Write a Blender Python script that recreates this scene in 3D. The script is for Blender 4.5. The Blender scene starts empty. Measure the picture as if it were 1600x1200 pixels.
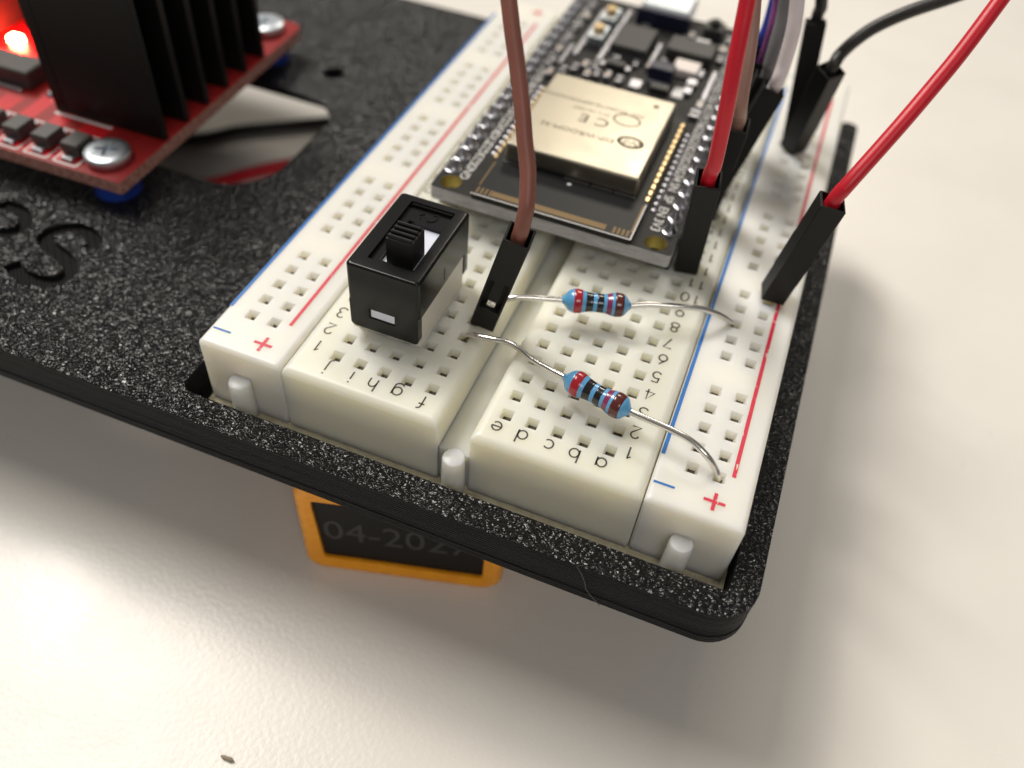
import bpy, bmesh, math, random
from mathutils import Vector, Matrix
random.seed(7)
S = 0.1                      # lengths below are millimetres, 1 Blender unit = 1 cm
sc = bpy.context.scene
COL = sc.collection
PI = math.pi

# ------------------------------------------------------------------ camera
cd = bpy.data.cameras.new('camera')
cam = bpy.data.objects.new('camera', cd); COL.objects.link(cam)
fwd = Vector((-0.18737594, 0.63425297, -0.75007562)); up = Vector((-0.31471341, 0.6845855, 0.65749385))
right = fwd.cross(up).normalized(); up = right.cross(fwd).normalized()
Mc = Matrix((right, up, -fwd)).transposed().to_4x4()
Mc.translation = Vector((18.36599558, -44.97043142, 62.10192072)) * S
cam.matrix_world = Mc
cd.sensor_width = 36.0; cd.sensor_fit = 'HORIZONTAL'
cd.lens = 1341.79 / 1600 * 36
cd.clip_start = 0.1; cd.clip_end = 2000
cd.dof.use_dof = True; cd.dof.focus_distance = 8.0
cd.dof.aperture_fstop = cd.lens * 1e-3 / (0.185); cd.dof.aperture_blades = 0
sc.camera = cam

# ------------------------------------------------------------------ light
W = bpy.data.worlds.new("World"); sc.world = W; W.use_nodes = True
W.node_tree.nodes['Background'].inputs[0].default_value = (1.0, 0.96, 0.91, 1)
W.node_tree.nodes['Background'].inputs[1].default_value = 0.15
def area(name, direction, dist, sx, sy, E, col):
    l = bpy.data.lights.new(name, 'AREA'); l.shape = 'RECTANGLE'; l.size = sx; l.size_y = sy
    l.energy = E * PI * dist * dist; l.color = col
    o = bpy.data.objects.new(name, l); COL.objects.link(o)
    d = Vector(direction).normalized()
    o.location = Vector((0, 3, 0)) + d * dist
    o.rotation_euler = d.to_track_quat('Z', 'Y').to_euler()
    return o
# two ceiling light panels: one far down the room, one almost overhead to the left
area('ceiling_lamp_far', (-0.06, 0.775, 0.625), 250, 62, 38, 0.68, (1.0, 0.91, 0.77))
area('ceiling_lamp_left', (-0.55, 0.33, 0.77), 190, 50, 50, 2.15, (1.0, 0.945, 0.86))
area('ceiling_lamp_overhead', (-0.43, 0.10, 0.90), 170, 40, 40, 1.0, (1.0, 0.95, 0.87))
area('ceiling_lamp_behind', (0.36, -0.62, 0.70), 210, 80, 60, 0.62, (1.0, 0.96, 0.9))

sc.view_settings.view_transform = 'Standard'; sc.view_settings.look = 'None'
sc.view_settings.exposure = 0.0; sc.view_settings.gamma = 1.0
sc.render.engine = 'CYCLES'
sc.cycles.use_denoising = True
sc.cycles.max_bounces = 8

# ------------------------------------------------------------------ materials
def nmat(name, col, rough=0.5, metal=0.0, spec=0.5, sss=0.0, sssr=(1, .8, .5), ssss=0.1, emit=None, es=0.0, coat=0.0, trans=0.0):
    m = bpy.data.materials.new(name); m.use_nodes = True
    b = m.node_tree.nodes['Principled BSDF']; I = b.inputs
    I['Base Color'].default_value = (*col, 1); I['Roughness'].default_value = rough; I['Metallic'].default_value = metal
    I['Specular IOR Level'].default_value = spec
    if sss:
        I['Subsurface Weight'].default_value = sss; I['Subsurface Radius'].default_value = sssr; I['Subsurface Scale'].default_value = ssss
    if emit: I['Emission Color'].default_value = (*emit, 1); I['Emission Strength'].default_value = es
    if coat: I['Coat Weight'].default_value = coat; I['Coat Roughness'].default_value = 0.08
    return m
def nd(m, t, **k):
    n = m.node_tree.nodes.new(t)
    for a, v in k.items(): setattr(n, a, v)
    return n
def lk(m, a, b): m.node_tree.links.new(a, b)
def P(m): return m.node_tree.nodes['Principled BSDF']
def coords(m): return nd(m, 'ShaderNodeTexCoord').outputs['Object']
def ramp(m, src, stops):
    r = nd(m, 'ShaderNodeValToRGB'); e = r.color_ramp.elements
    while len(e) > len(stops): e.remove(e[-1])
    while len(e) < len(stops): e.new(0.5)
    for el, (p, c) in zip(e, stops):
        el.position = p; el.color = (*c, 1) if len(c) == 3 else c
    lk(m, src, r.inputs[0]); return r.outputs[0]
def noise(m, scale, detail=3, rough=0.5, vec=None, dist=0.0):
    n = nd(m, 'ShaderNodeTexNoise'); n.inputs['Scale'].default_value = scale; n.inputs['Detail'].default_value = detail
    n.inputs['Roughness'].default_value = rough; n.inputs['Distortion'].default_value = dist
    lk(m, vec if vec else coords(m), n.inputs['Vector']); return n.outputs['Fac']
def bump(m, h, strength, dist, prev=None):
    b = nd(m, 'ShaderNodeBump'); b.inputs['Strength'].default_value = strength; b.inputs['Distance'].default_value = dist
    lk(m, h, b.inputs['Height'])
    if prev: lk(m, prev, b.inputs['Normal'])
    return b.outputs['Normal']
def mapping(m, vec, scale=(1, 1, 1), rot=(0, 0, 0)):
    n = nd(m, 'ShaderNodeMapping'); n.inputs['Scale'].default_value = scale; n.inputs['Rotation'].default_value = rot
    lk(m, vec, n.inputs['Vector']); return n.outputs['Vector']
def colvar(m, a, b, scale, lo=0.35, hi=0.65, detail=4):
    lk(m, ramp(m, noise(m, scale, detail), [(lo, a), (hi, b)]), P(m).inputs['Base Color'])

# table laminate
m_table = nmat('table_laminate', (0.78, 0.75, 0.70), 0.31, spec=0.5)
colvar(m_table, (0.765, 0.73, 0.68), (0.795, 0.762, 0.712), 0.5)
lk(m_table, bump(m_table, noise(m_table, 17, 2, 0.45), 0.22, 0.012), P(m_table).inputs['Normal'])
lk(m_table, ramp(m_table, noise(m_table, 0.8, 4, 0.6), [(0.3, (.27,) * 3), (0.7, (.36,) * 3)]), P(m_table).inputs['Roughness'])
# breadboard plastic
def cream(name, a, b):
    m = nmat(name, a, 0.36, spec=0.45, sss=0.85, sssr=(1.0, 0.85, 0.55), ssss=0.45)
    colvar(m, a, b, 2.2)
    lk(m, bump(m, noise(m, 26, 2), 0.08, 0.004), P(m).inputs['Normal'])
    return m
m_cream = cream('cream_plastic', (0.815, 0.785, 0.655), (0.825, 0.795, 0.665))
m_rail = cream('cream_rail_plastic', (0.835, 0.80, 0.72), (0.845, 0.81, 0.73))
m_peg = cream('white_peg_plastic', (0.83, 0.81, 0.73), (0.85, 0.83, 0.75))
m_pad = nmat('adhesive_foam', (0.72, 0.67, 0.50), 0.8); colvar(m_pad, (0.66, 0.60, 0.43), (0.78, 0.73, 0.57), 9)
lk(m_pad, bump(m_pad, noise(m_pad, 40, 3), 0.6, 0.02), P(m_pad).inputs['Normal'])
m_contact = nmat('spring_metal', (0.10, 0.088, 0.066), 0.55, 0.5)
m_ink = nmat('dark_print', (0.035, 0.03, 0.028), 0.5)
m_blue = nmat('blue_print', (0.002, 0.14, 0.47), 0.45)
m_redp = nmat('red_print', (0.62, 0.02, 0.06), 0.45)
def worn(m, base, under, scale, thr):
    v = mapping(m, coords(m), (1.0, 0.35, 1.0))
    lk(m, ramp(m, noise(m, scale, 3, 0.6, v), [(thr, base), (thr + 0.03, under)]), P(m).inputs['Base Color'])
worn(m_redp, (0.62, 0.02, 0.06), (0.78, 0.62, 0.55), 22, 0.63)
worn(m_blue, (0.002, 0.14, 0.47), (0.6, 0.66, 0.7), 12, 0.71)
# printed chassis plastic
def black_print(name, top):
    m = nmat(name, (0.008, 0.008, 0.0085), 0.11, spec=0.34)
    if top:
        v = mapping(m, coords(m), (1.0, 1.35, 1.0), (0, 0, math.radians(45)))
        n1 = noise(m, 9, 2, 0.5, v, 0.4)
        wv = nd(m, 'ShaderNodeVectorMath', operation='MULTIPLY_ADD'); wn = nd(m, 'ShaderNodeTexNoise'); wn.inputs['Scale'].default_value = 12; lk(m, v, wn.inputs['Vector'])
        lk(m, wn.outputs['Color'], wv.inputs[0]); wv.inputs[1].default_value = (.035, .035, .0); lk(m, v, wv.inputs[2])
        vo = nd(m, 'ShaderNodeTexVoronoi', feature='SMOOTH_F1'); vo.inputs['Scale'].default_value = 19; vo.inputs['Smoothness'].default_value = 0.35; lk(m, wv.outputs[0], vo.inputs['Vector'])
        iv = nd(m, 'ShaderNodeMath', operation='SUBTRACT'); iv.inputs[0].default_value = 1.0; lk(m, vo.outputs['Distance'], iv.inputs[1])
        nn = bump(m, iv.outputs[0], 1.0, 0.027); nn = bump(m, n1, 0.8, 0.05, nn); lk(m, ramp(m, noise(m, 1.1, 3, 0.6), [(0.35, (.13,) * 3), (0.7, (.25,) * 3)]), P(m).inputs['Roughness'])
    else:
        w = nd(m, 'ShaderNodeTexWave', bands_direction='Z'); w.inputs['Scale'].default_value = 9.5; w.inputs['Distortion'].default_value = 0.4
        w.inputs['Detail'].default_value = 2; w.inputs['Detail Scale'].default_value = 0.3
        lk(m, coords(m), w.inputs['Vector'])
        zs = noise(m, 6, 4, 0.7, mapping(m, coords(m), (0.05, 0.05, 9))); nn = bump(m, w.outputs['Fac'], 1.0, 0.02); nn = bump(m, zs, 0.8, 0.02, nn); nn = bump(m, noise(m, 14, 3), 0.25, 0.01, nn)
        P(m).inputs['Roughness'].default_value = 0.45; P(m).inputs['Specular IOR Level'].default_value = 0.17; P(m).inputs['Base Color'].default_value = (.0065, .007, .0085, 1)
    lk(m, nn, P(m).inputs['Normal']); return m
m_ptop = black_print('black_print_top', True)
m_pfloor = nmat('black_print_groove', (.005, .005, .005), .55, spec=.09)
w_ = nd(m_pfloor, 'ShaderNodeTexWave', bands_direction='DIAGONAL'); w_.inputs['Scale'].default_value = 6; lk(m_pfloor, coords(m_pfloor), w_.inputs['Vector']); lk(m_pfloor, bump(m_pfloor, w_.outputs['Fac'], 0.6, 0.02), P(m_pfloor).inputs['Normal'])
m_pside = black_print('black_print_layers', False)
# assorted plastics / metals
m_black = nmat('black_abs', (0.007, 0.007, 0.0075), 0.24, spec=0.3)
lk(m_black, bump(m_black, noise(m_black, 45, 3), 0.06, 0.004), P(m_black).inputs['Normal'])
m_bmatte = nmat('black_nylon', (0.009, 0.0085, 0.008), 0.5, spec=0.25)
lk(m_bmatte, bump(m_bmatte, noise(m_bmatte, 60, 3), 0.12, 0.004), P(m_bmatte).inputs['Normal'])
m_switchwhite = nmat('white_switch_plastic', (0.80, 0.77, 0.70), 0.42, sss=0.4, sssr=(1, .8, .6), ssss=0.06)
m_slider = nmat('bluish_white_nylon', (0.72, 0.76, 0.88), 0.35, sss=0.3, ssss=0.05)
m_tin = nmat('tinned_wire', (0.78, 0.76, 0.72), 0.24, 1.0)
lk(m_tin, bump(m_tin, noise(m_tin, 12, 2), 0.1, 0.01), P(m_tin).inputs['Normal'])
m_solder = nmat('solder', (0.5, 0.5, 0.54), 0.3, 1.0)
m_resblue = nmat('resistor_lacquer', (0.10, 0.34, 0.62), 0.24, coat=0.6); colvar(m_resblue, (0.11, 0.38, 0.70), (0.14, 0.44, 0.76), 14)
m_bred = nmat('band_red', (0.42, 0.012, 0.025), 0.24, coat=0.6)
m_bblack = nmat('band_black', (0.010, 0.010, 0.011), 0.24, coat=0.6)
m_bpurple = nmat('band_purple', (0.25, 0.03, 0.10), 0.24, coat=0.6)
m_bbrown = nmat('band_brown', (0.105, 0.018, 0.014), 0.24, coat=0.6)
def wire_mat(name, c, r=0.42): 
    m = nmat(name, c, r, spec=0.45); d = tuple(x * 0.88 for x in c); colvar(m, d, c, 3.0)
    lk(m, bump(m, noise(m, 20, 2), 0.1, 0.006), P(m).inputs['Normal']); return m
m_wbrown = wire_mat('brown_wire', (0.235, 0.085, 0.062)); m_wred = wire_mat('red_wire', (0.60, 0.012, 0.028), 0.36)
m_wpink = wire_mat('faded_brown_wire', (0.33, 0.19, 0.15)); m_wblue = wire_mat('blue_wire', (0.02, 0.05, 0.38)); m_wpurple = wire_mat('purple_wire', (0.22, 0.05, 0.22))
m_wgrey = wire_mat('grey_wire', (0.17, 0.17, 0.18)); m_wwhite = wire_mat('white_wire', (0.74, 0.68, 0.70)); m_wblack = wire_mat('black_wire', (0.016, 0.015, 0.014))
# circuit boards
m_pcb = nmat('black_solder_mask', (0.018, 0.017, 0.017), 0.5, spec=0.18); colvar(m_pcb, (0.015, 0.014, 0.014), (0.021, 0.020, 0.019), 6)
m_edge = nmat('cut_fibreglass', (0.42, 0.42, 0.43), 0.7); 
v_ = mapping(m_edge, coords(m_edge), (1, 1, 8)); lk(m_edge, ramp(m_edge, noise(m_edge, 7, 5, 0.7, v_), [(0.3, (0.27, 0.27, 0.28)), (0.7, (0.54, 0.54, 0.56))]), P(m_edge).inputs['Base Color'])
m_module = nmat('module_mask', (0.013, 0.014, 0.015), 0.42, spec=0.2)
m_can = nmat('shield_steel', (0.44, 0.405, 0.33), 0.36, 1.0)
lk(m_can, bump(m_can, noise(m_can, 90, 3, 0.6), 0.05, 0.003), P(m_can).inputs['Normal'])
lk(m_can, ramp(m_can, noise(m_can, 3, 5, 0.6), [(0.3, (0.32,) * 3), (0.7, (0.40,) * 3)]), P(m_can).inputs['Roughness'])
m_canprint = nmat('etched_marking', (0.12, 0.106, 0.08), 0.7, 0.0, spec=0.2)
m_gold = nmat('gold_plate', (0.72, 0.54, 0.29), 0.33, 1.0)
m_trace = nmat('antenna_trace', (0.17, 0.105, 0.035), 0.5, 0.2)
m_brass = nmat('hole_plating', (0.45, 0.36, 0.10), 0.45, 0.7)
m_silk = nmat('white_silkscreen', (0.72, 0.71, 0.70), 0.6)
m_ic = nmat('ic_epoxy', (0.030, 0.030, 0.029), 0.45)
m_navy = nmat('navy_epoxy', (0.012, 0.013, 0.035), 0.3)
m_chipcap = nmat('ceramic_capacitor', (0.38, 0.30, 0.23), 0.45)
m_white = nmat('white_ceramic', (0.80, 0.72, 0.68), 0.45)
m_redpcb = nmat('red_solder_mask', (0.28, 0.02, 0.014), 0.4, spec=.3); colvar(m_redpcb, (0.24, 0.012, 0.012), (0.29, 0.016, 0.015), 4)
m_redpour = nmat('red_mask_over_copper', (0.55, 0.012, 0.018), 0.32)
m_rededge = nmat('red_cut_edge', (0.34, 0.16, 0.13), 0.7); colvar(m_rededge, (0.25, 0.09, 0.07), (0.45, 0.25, 0.21), 16)
m_sink = nmat('black_anodised', (0.006, 0.0055, 0.0055), 0.42, spec=0.2)
lk(m_sink, bump(m_sink, noise(m_sink, 30, 4), 0.08, 0.006), P(m_sink).inputs['Normal'])
m_zinc = nmat('zinc_plate', (0.62, 0.67, 0.72), 0.38, 1.0)
m_post = nmat('blue_nylon', (0.012, 0.045, 0.30), 0.4)
m_led = nmat('lit_red_led', (0.9, 0.1, 0.05), 0.3, emit=(1.0, 0.055, 0.025), es=520)
m_diode = nmat('diode_epoxy', (0.035, 0.030, 0.028), 0.42)
m_orange = nmat('orange_plastic', (0.80, 0.29, 0.010), 0.25, spec=0.4); colvar(m_orange, (0.85, 0.32, 0.010), (0.92, 0.37, 0.015), 5)
lk(m_orange, bump(m_orange, noise(m_orange, 4.5, 3), 0.8, 0.05), P(m_orange).inputs['Normal'])
m_batt = nmat('black_battery_end', (0.008, 0.0078, 0.0075), 0.5, spec=.2)
m_date = nmat('grey_date_print', (0.05, 0.05, 0.05), 0.5, spec=.2)
m_crumb = nmat('yellow_crumb', (0.75, 0.42, 0.06), 0.5); m_crumb2 = nmat('brown_crumb', (0.30, 0.24, 0.17), 0.7)
m_fibre = nmat('pale_fibre', (0.12, 0.115, 0.11), 0.6)

# ------------------------------------------------------------------ object helpers
BASE = {}
WN = ('cover', 'terminal_strip', 'power_rail', 'shield_can', 'base', 'knob', 'shell')
def thing(name, label, cat, base=(0, 0, 0), rz=0.0, local=False, group=None):
    o = bpy.data.objects.new(name, None); COL.objects.link(o)
    o.empty_display_size = 0.2
    o.location = Vector(base) * S; o.rotation_euler = (0, 0, rz)
    o['label'] = label; o['category'] = cat
    if group: o['group'] = group
    BASE[o.name] = Vector((0, 0, 0)) if local else Vector(base)
    return o
def mesh_of(name, bm, mats, base=Vector((0, 0, 0)), smooth=None):
    me = bpy.data.meshes.new(name)
    bmesh.ops.translate(bm, verts=bm.verts, vec=-Vector(base))
    bmesh.ops.scale(bm, verts=bm.verts, vec=(S, S, S))
    bmesh.ops.recalc_face_normals(bm, faces=bm.faces)
    bm.to_mesh(me); bm.free()
    for m in (mats if isinstance(mats, (list, tuple)) else [mats]): me.materials.append(m)
    if smooth is not None:
        for p in me.polygons: p.use_smooth = True
        me.set_sharp_from_angle(angle=math.radians(smooth))
    return me
def part(name, bm, mats, parent, smooth=None, label=None):
    b = BASE[parent.name] if parent else Vector((0, 0, 0))
    o = bpy.data.objects.new(name, mesh_of(name, bm, mats, b, smooth)); COL.objects.link(o)
    if parent: o.parent = parent
    if smooth is not None and name in WN: o.modifiers.new('weighted', 'WEIGHTED_NORMAL').keep_sharp = True
    BASE[o.name] = b
    if label: o['label'] = label
    return o
def single(name, bm, mats, label, cat, base, smooth=None, group=None):
    o = bpy.data.objects.new(name, mesh_of(name, bm, mats, Vector(base), smooth)); COL.objects.link(o)
    o.location = Vector(base) * S; o['label'] = label; o['category'] = cat
    if group: o['group'] = group
    return o
def inst(name, me, parent, pos, rz=0.0):
    o = bpy.data.objects.new(name, me); COL.objects.link(o); o.parent = parent
    o.location = (Vector(pos) - BASE[parent.name]) * S; o.rotation_euler = (0, 0, rz); return o

def B(): return bmesh.new()
def box(bm, x0, x1, y0, y1, z0, z1, bev=0.0, seg=2, mi=0):
    r = bmesh.ops.create_cube(bm, size=1.0)
    vs = r['verts']
    for v in vs: v.co = Vector(((x0 + x1) / 2 + v.co.x * (x1 - x0), (y0 + y1) / 2 + v.co.y * (y1 - y0), (z0 + z1) / 2 + v.co.z * (z1 - z0)))
    fs = set(f for v in vs for f in v.link_faces)
    for f in fs: f.material_index = mi
    if bev:
        es = list(set(e for v in vs for e in v.link_edges))
        r2 = bmesh.ops.bevel(bm, geom=es, offset=bev, segments=seg, affect='EDGES', profile=0.5)
        for f in r2['faces']: f.material_index = mi
    return vs
def ring(bm, c, u, v, r, n): return [bm.verts.new(c + u * (math.cos(2 * PI * i / n) * r) + v * (math.sin(2 * PI * i / n) * r)) for i in range(n)]
def loft(bm, loops, cap=True, mi=0):
    n = len(loops[0])
    for a, b in zip(loops, loops[1:]):
        for i in range(n):
            f = bm.faces.new((a[i], a[(i + 1) % n], b[(i + 1) % n], b[i])); f.material_index = mi
    if cap:
        f = bm.faces.new(list(reversed(loops[0]))); f.material_index = mi
        f = bm.faces.new(loops[-1]); f.material_index = mi
def lathe(bm, prof, origin, axis, n=24, mi=0):
    a = Vector(axis).normalized(); u = a.orthogonal().normalized(); v = a.cross(u); o = Vector(origin)
    loft(bm, [ring(bm, o + a * t, u, v, max(r, 1e-3), n) for t, r in prof], True, mi)
def catmull(pts, k=8):
    p = [Vector(q) for q in pts]; p = [p[0] * 2 - p[1]] + p + [p[-1] * 2 - p[-2]]
    out = []
    for i in range(1, len(p) - 2):
        a, b, c, d = p[i - 1], p[i], p[i + 1], p[i + 2]
        for j in range(k):
            t = j / k
            out.append(0.5 * ((2 * b) + (c - a) * t + (2 * a - 5 * b + 4 * c - d) * t * t + (3 * b - a - 3 * c + d) * t ** 3))
    out.append(p[-2]); return out
def tube(bm, pts, r, n=12, k=8, cap=True, mi=0, curved=True):
    q = catmull(pts, k) if curved else [Vector(p) for p in pts]
    t = (q[1] - q[0]).normalized(); u = t.orthogonal().normalized(); loops = []
    for i, c in enumerate(q):
        t = (q[min(i + 1, len(q) - 1)] - q[max(i - 1, 0)]).normalized()
        u = (u - t * u.dot(t)).normalized(); v = t.cross(u)
        loops.append(ring(bm, c, u, v, r(i / (len(q) - 1)) if callable(r) else r, n))
    loft(bm, loops, cap, mi)
def poly(bm, pts, z, mi=0):
    f = bm.faces.new([bm.verts.new((x, y, z)) for x, y in pts]); f.material_index = mi; return f
_fc = {}
def text(bm, s, size, M, mi=0, align='CENTER', extr=0.0):
    key = (s, size, align)
    if key not in _fc:
        cu = bpy.data.curves.new('t', 'FONT'); cu.body = s; cu.size = size; cu.align_x = align; cu.align_y = 'CENTER'; cu.resolution_u = 3
        o = bpy.data.objects.new('t', cu); COL.objects.link(o); bpy.context.view_layer.update()
        me = bpy.data.meshes.new_from_object(o.evaluated_get(bpy.context.evaluated_depsgraph_get()))
        _fc[key] = ([v.co.copy() for v in me.vertices], [tuple(p.vertices) for p in me.polygons])
        bpy.data.objects.remove(o); bpy.data.curves.remove(cu); bpy.data.meshes.remove(me)
    vs, fs = _fc[key]
    nv = [bm.verts.new(M @ v) for v in vs]
    for f in fs:
        try: bm.faces.new([nv[i] for i in f]).material_index = mi
        except ValueError: pass
def at(x, y, z, rz=0.0): return Matrix.Translation((x, y, z)) @ Matrix.Rotation(math.radians(rz), 4, 'Z')
def strokes(bm, pts, w, z, h=0.0, k=6, mi=0):
    """flat ribbon (or a ridge of height h) following a line on a plane z"""
    q = catmull([(x, y, 0) for x, y in pts], k) if k else [Vector((x, y, 0)) for x, y in pts]
    L = []; R_ = []
    for i, c in enumerate(q):
        t = (q[min(i + 1, len(q) - 1)] - q[max(i - 1, 0)]).normalized(); n = Vector((-t.y, t.x, 0)) * w / 2
        L.append(c + n); R_.append(c - n)
    top = [[bm.verts.new((p.x, p.y, z + h)) for p in A] for A in (L, R_)]
    for i in range(len(q) - 1): bm.faces.new((top[0][i], top[0][i + 1], top[1][i + 1], top[1][i])).material_index = mi
    if h:
        bot = [[bm.verts.new((p.x, p.y, z)) for p in A] for A in (L, R_)]
        for s in (0, 1):
            for i in range(len(q) - 1): bm.faces.new((top[s][i], bot[s][i], bot[s][i + 1], top[s][i + 1])).material_index = mi
        for i in (0, len(q) - 1): bm.faces.new((top[0][i], top[1][i], bot[1][i], bot[0][i])).material_index = mi
def fillet(pts, rad):
    """2D polygon with rounded corners; rad = one radius or a list"""
    out = []; n = len(pts)
    for i in range(n):
        r = rad[i] if isinstance(rad, (list, tuple)) else rad
        p = Vector(pts[i]); a = (Vector(pts[i - 1]) - p); b = (Vector(pts[(i + 1) % n]) - p)
        if r <= 0: out.append(tuple(p)); continue
        a.normalize(); b.normalize(); ang = a.angle(b); d = r / math.tan(ang / 2)
        c = p + (a + b).normalized() * (r / math.sin(ang / 2)); s = p + a * d; e = p + b * d
        v0 = s - c; v1 = e - c; tot = v0.angle_signed(v1)
        k = 10
        for j in range(k + 1): 
            t = -tot * j / k
            out.append((c.x + v0.x * math.cos(t) - v0.y * math.sin(t), c.y + v0.x * math.sin(t) + v0.y * math.cos(t)))
    return out
def slab2d(bm, loops, z0, z1, top=True, bottom=True):
    """extruded flat shape; loops[0] outline, the others are holes; face index 0 = top, 1 = sides and bottom"""
    for z, on, mi in ((z1, top, 0), (z0, bottom, 1)):
        if not on: continue
        ed = []
        for lp in loops:
            vs = [bm.verts.new((x, y, z)) for x, y in lp]
            ed += [bm.edges.new((vs[i], vs[(i + 1) % len(vs)])) for i in range(len(vs))]
        r = bmesh.ops.triangle_fill(bm, edges=ed, use_beauty=True, normal=(0, 0, 1 if mi == 0 else -1))
        for f in r['geom']:
            if isinstance(f, bmesh.types.BMFace): f.material_index = mi
    for lp in loops:
        a = [bm.verts.new((x, y, z0)) for x, y in lp]; b = [bm.verts.new((x, y, z1)) for x, y in lp]
        for i in range(len(lp)):
            j = (i + 1) % len(lp); bm.faces.new((a[i], a[j], b[j], b[i])).material_index = 1
def circ(x, y, r, n=24): return [(x + r * math.cos(2 * PI * i / n), y + r * math.sin(2 * PI * i / n)) for i in range(n)]
def stroke_loop(pts, w, k=6):
    q = catmull([(x, y, 0) for x, y in pts], k); L = []; R_ = []
    for i, c in enumerate(q):
        t = (q[min(i + 1, len(q) - 1)] - q[max(i - 1, 0)]).normalized(); n = Vector((-t.y, t.x, 0)) * w / 2
        L.append(((c + n).x, (c + n).y)); R_.append(((c - n).x, (c - n).y))
    return L + R_[::-1]

# ------------------------------------------------------------------ table
TZ = -28.2
bm = B(); box(bm, -900, 900, -500, 1100, TZ - 25, TZ)
o = part('table', bm, m_table, None); o['kind'] = 'structure'

# ------------------------------------------------------------------ chassis plate
ch = thing('robot_chassis', 'black 3D printed robot chassis plate with grainy top, carrying the breadboard and the red board', 'chassis plate', (-28, -5.7, -10))
eye = fillet([(-76, 27.4), (-38.9, 27.4), (-38.9, 47.2), (-41.8, 50.0), (-50, 50.9), (-76, 51.2)], [2, 7, 3, 3, 2, 2])
eye_low = fillet([(-77, 27.0), (-38.6, 27.0), (-38.6, 55.9), (-77, 55.9)], [2, 7, 2, 2])
Sl = stroke_loop([(-50.0, 10.8), (-50.6, 12.2), (-53.0, 13.1), (-54.9, 12.5), (-55.9, 10.9), (-55.25, 9.6), (-53.8, 9.0), (-51.7, 8.4), (-49.9, 7.35), (-49.3, 5.9), (-50.0, 4.6), (-52.2, 3.9), (-54.4, 4.2), (-55.9, 5.1)], 1.75)
Ol = stroke_loop([(-64.5, 12.9), (-62.0, 12.9), (-60.2, 12.1), (-59.2, 10.6), (-59.9, 9.2), (-61.6, 8.3), (-64.5, 8.0)], 1.7)
outline = fillet([(-130, -5.75), (30.3, -5.75), (30.3, 81.5), (27.75, 81.5), (27.75, -2.85), (-28.6, -2.7), (-28.6, 85), (-130, 85)], [0, 4.2, 1.2, 1.2, 0.5, 1.3, 0.3, 0])
bm = B(); slab2d(bm, [outline, eye, Sl, Ol, circ(-44.6, 57.9, 1.6)], -5.62, -5.0, bottom=False)
part('top_skin', bm, [m_ptop, m_pside], ch)
def grow(lp, d):
    n = len(lp); out = []
    for i in range(n):
        t = (Vector(lp[(i + 1) % n]) - Vector(lp[i - 1])).normalized(); out.append((lp[i][0] - t.y * d, lp[i][1] + t.x * d))
    return out
inn = grow(outline, 0.025)
bm = B(); slab2d(bm, [inn, eye_low, circ(-44.6, 57.95, 1.58)], -9.0, -5.6, bottom=False)
part('body', bm, [m_pfloor, m_pside], ch)
out2 = fillet([(-130, -5.77), (30.32, -5.77), (30.32, 81.5), (27.0, 85), (-130, 85)], [0, 4.2, 1.2, 1.2, 0])
bm = B(); slab2d(bm, [out2, grow(eye_low, -0.05), circ(-44.6, 57.9, 1.56)], -10.0, -8.95)
part('floor_plate', bm, [m_pside, m_pside], ch)

# ------------------------------------------------------------------ breadboard
PT = 2.54; Y1 = 3.75
LX = dict(zip('jihgfedcba', [-13.97, -11.43, -8.89, -6.35, -3.81, 3.81, 6.35, 8.89, 11.43, 13.97]))
bb = thing('breadboard', 'cream half size solderless breadboard holding the black circuit board, switch and two resistors', 'breadboard', (0, 0, -8.5))
def hole(bm, cx, cy, x0, x1, y0, y1, turn):
    sx = 0.42 if not turn else 0.36
    def q(xa, ya, yb, z): return [bm.verts.new((cx + px, cy + py_, z)) for px, py_ in ((-xa, ya), (xa, ya), (xa, yb), (-xa, yb))]
    o = [bm.verts.new(p) for p in ((x0, y0, 0), (x1, y0, 0), (x1, y1, 0), (x0, y1, 0))]
    # funnel mouth with a sloped far wall, then the slot of the spring contact
    L = [o, q(.58, -.6, .68, 0), q(.54, -.56, .64, -.05), q(sx + .05, -.54, .40, -.66), q(sx, -.5, .37, -.69), q(sx, -.5, .37, -4.2)]
    loft(bm, L, cap=False); bm.faces.new(L[-1])
def slab_holes(bm, x0, x1, y0, y1, zb, r, xs, ys, turn=False):
    rc = 0.35
    def rr(ins, z):
        p = fillet([(x0 + ins, y0 + ins), (x1 - ins, y0 + ins), (x1 - ins, y1 - ins), (x0 + ins, y1 - ins)], max(rc - ins * .2, .12))
        return [bm.verts.new((x, y, z)) for x, y in p]
    loops = [rr(0, zb)] + [rr(r * (1 - math.cos(a)), -r * (1 - math.sin(a))) for a in (0, PI / 8, PI / 4, 3 * PI / 8, PI / 2)]
    loft(bm, loops, cap=False); bm.faces.new(list(reversed(loops[0])))
    for blk in ys:
        pass
    rim = [e for e in bm.edges if len(e.link_faces) == 1 and all(v in set(loops[-1]) for v in e.verts)]
    ed = list(rim)
    hp = PT / 2
    for blk in ys:
        xa, xb, ya, yb = xs[0] - hp, xs[-1] + hp, blk[0] - hp, blk[-1] + hp
        vs = [bm.verts.new((x, y, 0)) for x, y in ((xa, ya), (xb, ya), (xb, yb), (xa, yb))]
        ed += [bm.edges.new((vs[i], vs[(i + 1) % 4])) for i in range(4)]
    bmesh.ops.triangle_fill(bm, edges=ed, use_beauty=True, normal=(0, 0, 1))
    for blk in ys:
        for y in blk:
            for x in xs: hole(bm, x, y, x - hp, x + hp, y - hp, y + hp, turn)
rows = [Y1 + PT * i for i in range(30)]
LB = 83.0
bm = B()
slab_holes(bm, -18.15, -1.55, 0, LB, -8.5, 0.85, [LX[c] for c in 'jihgf'], [rows])
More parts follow.
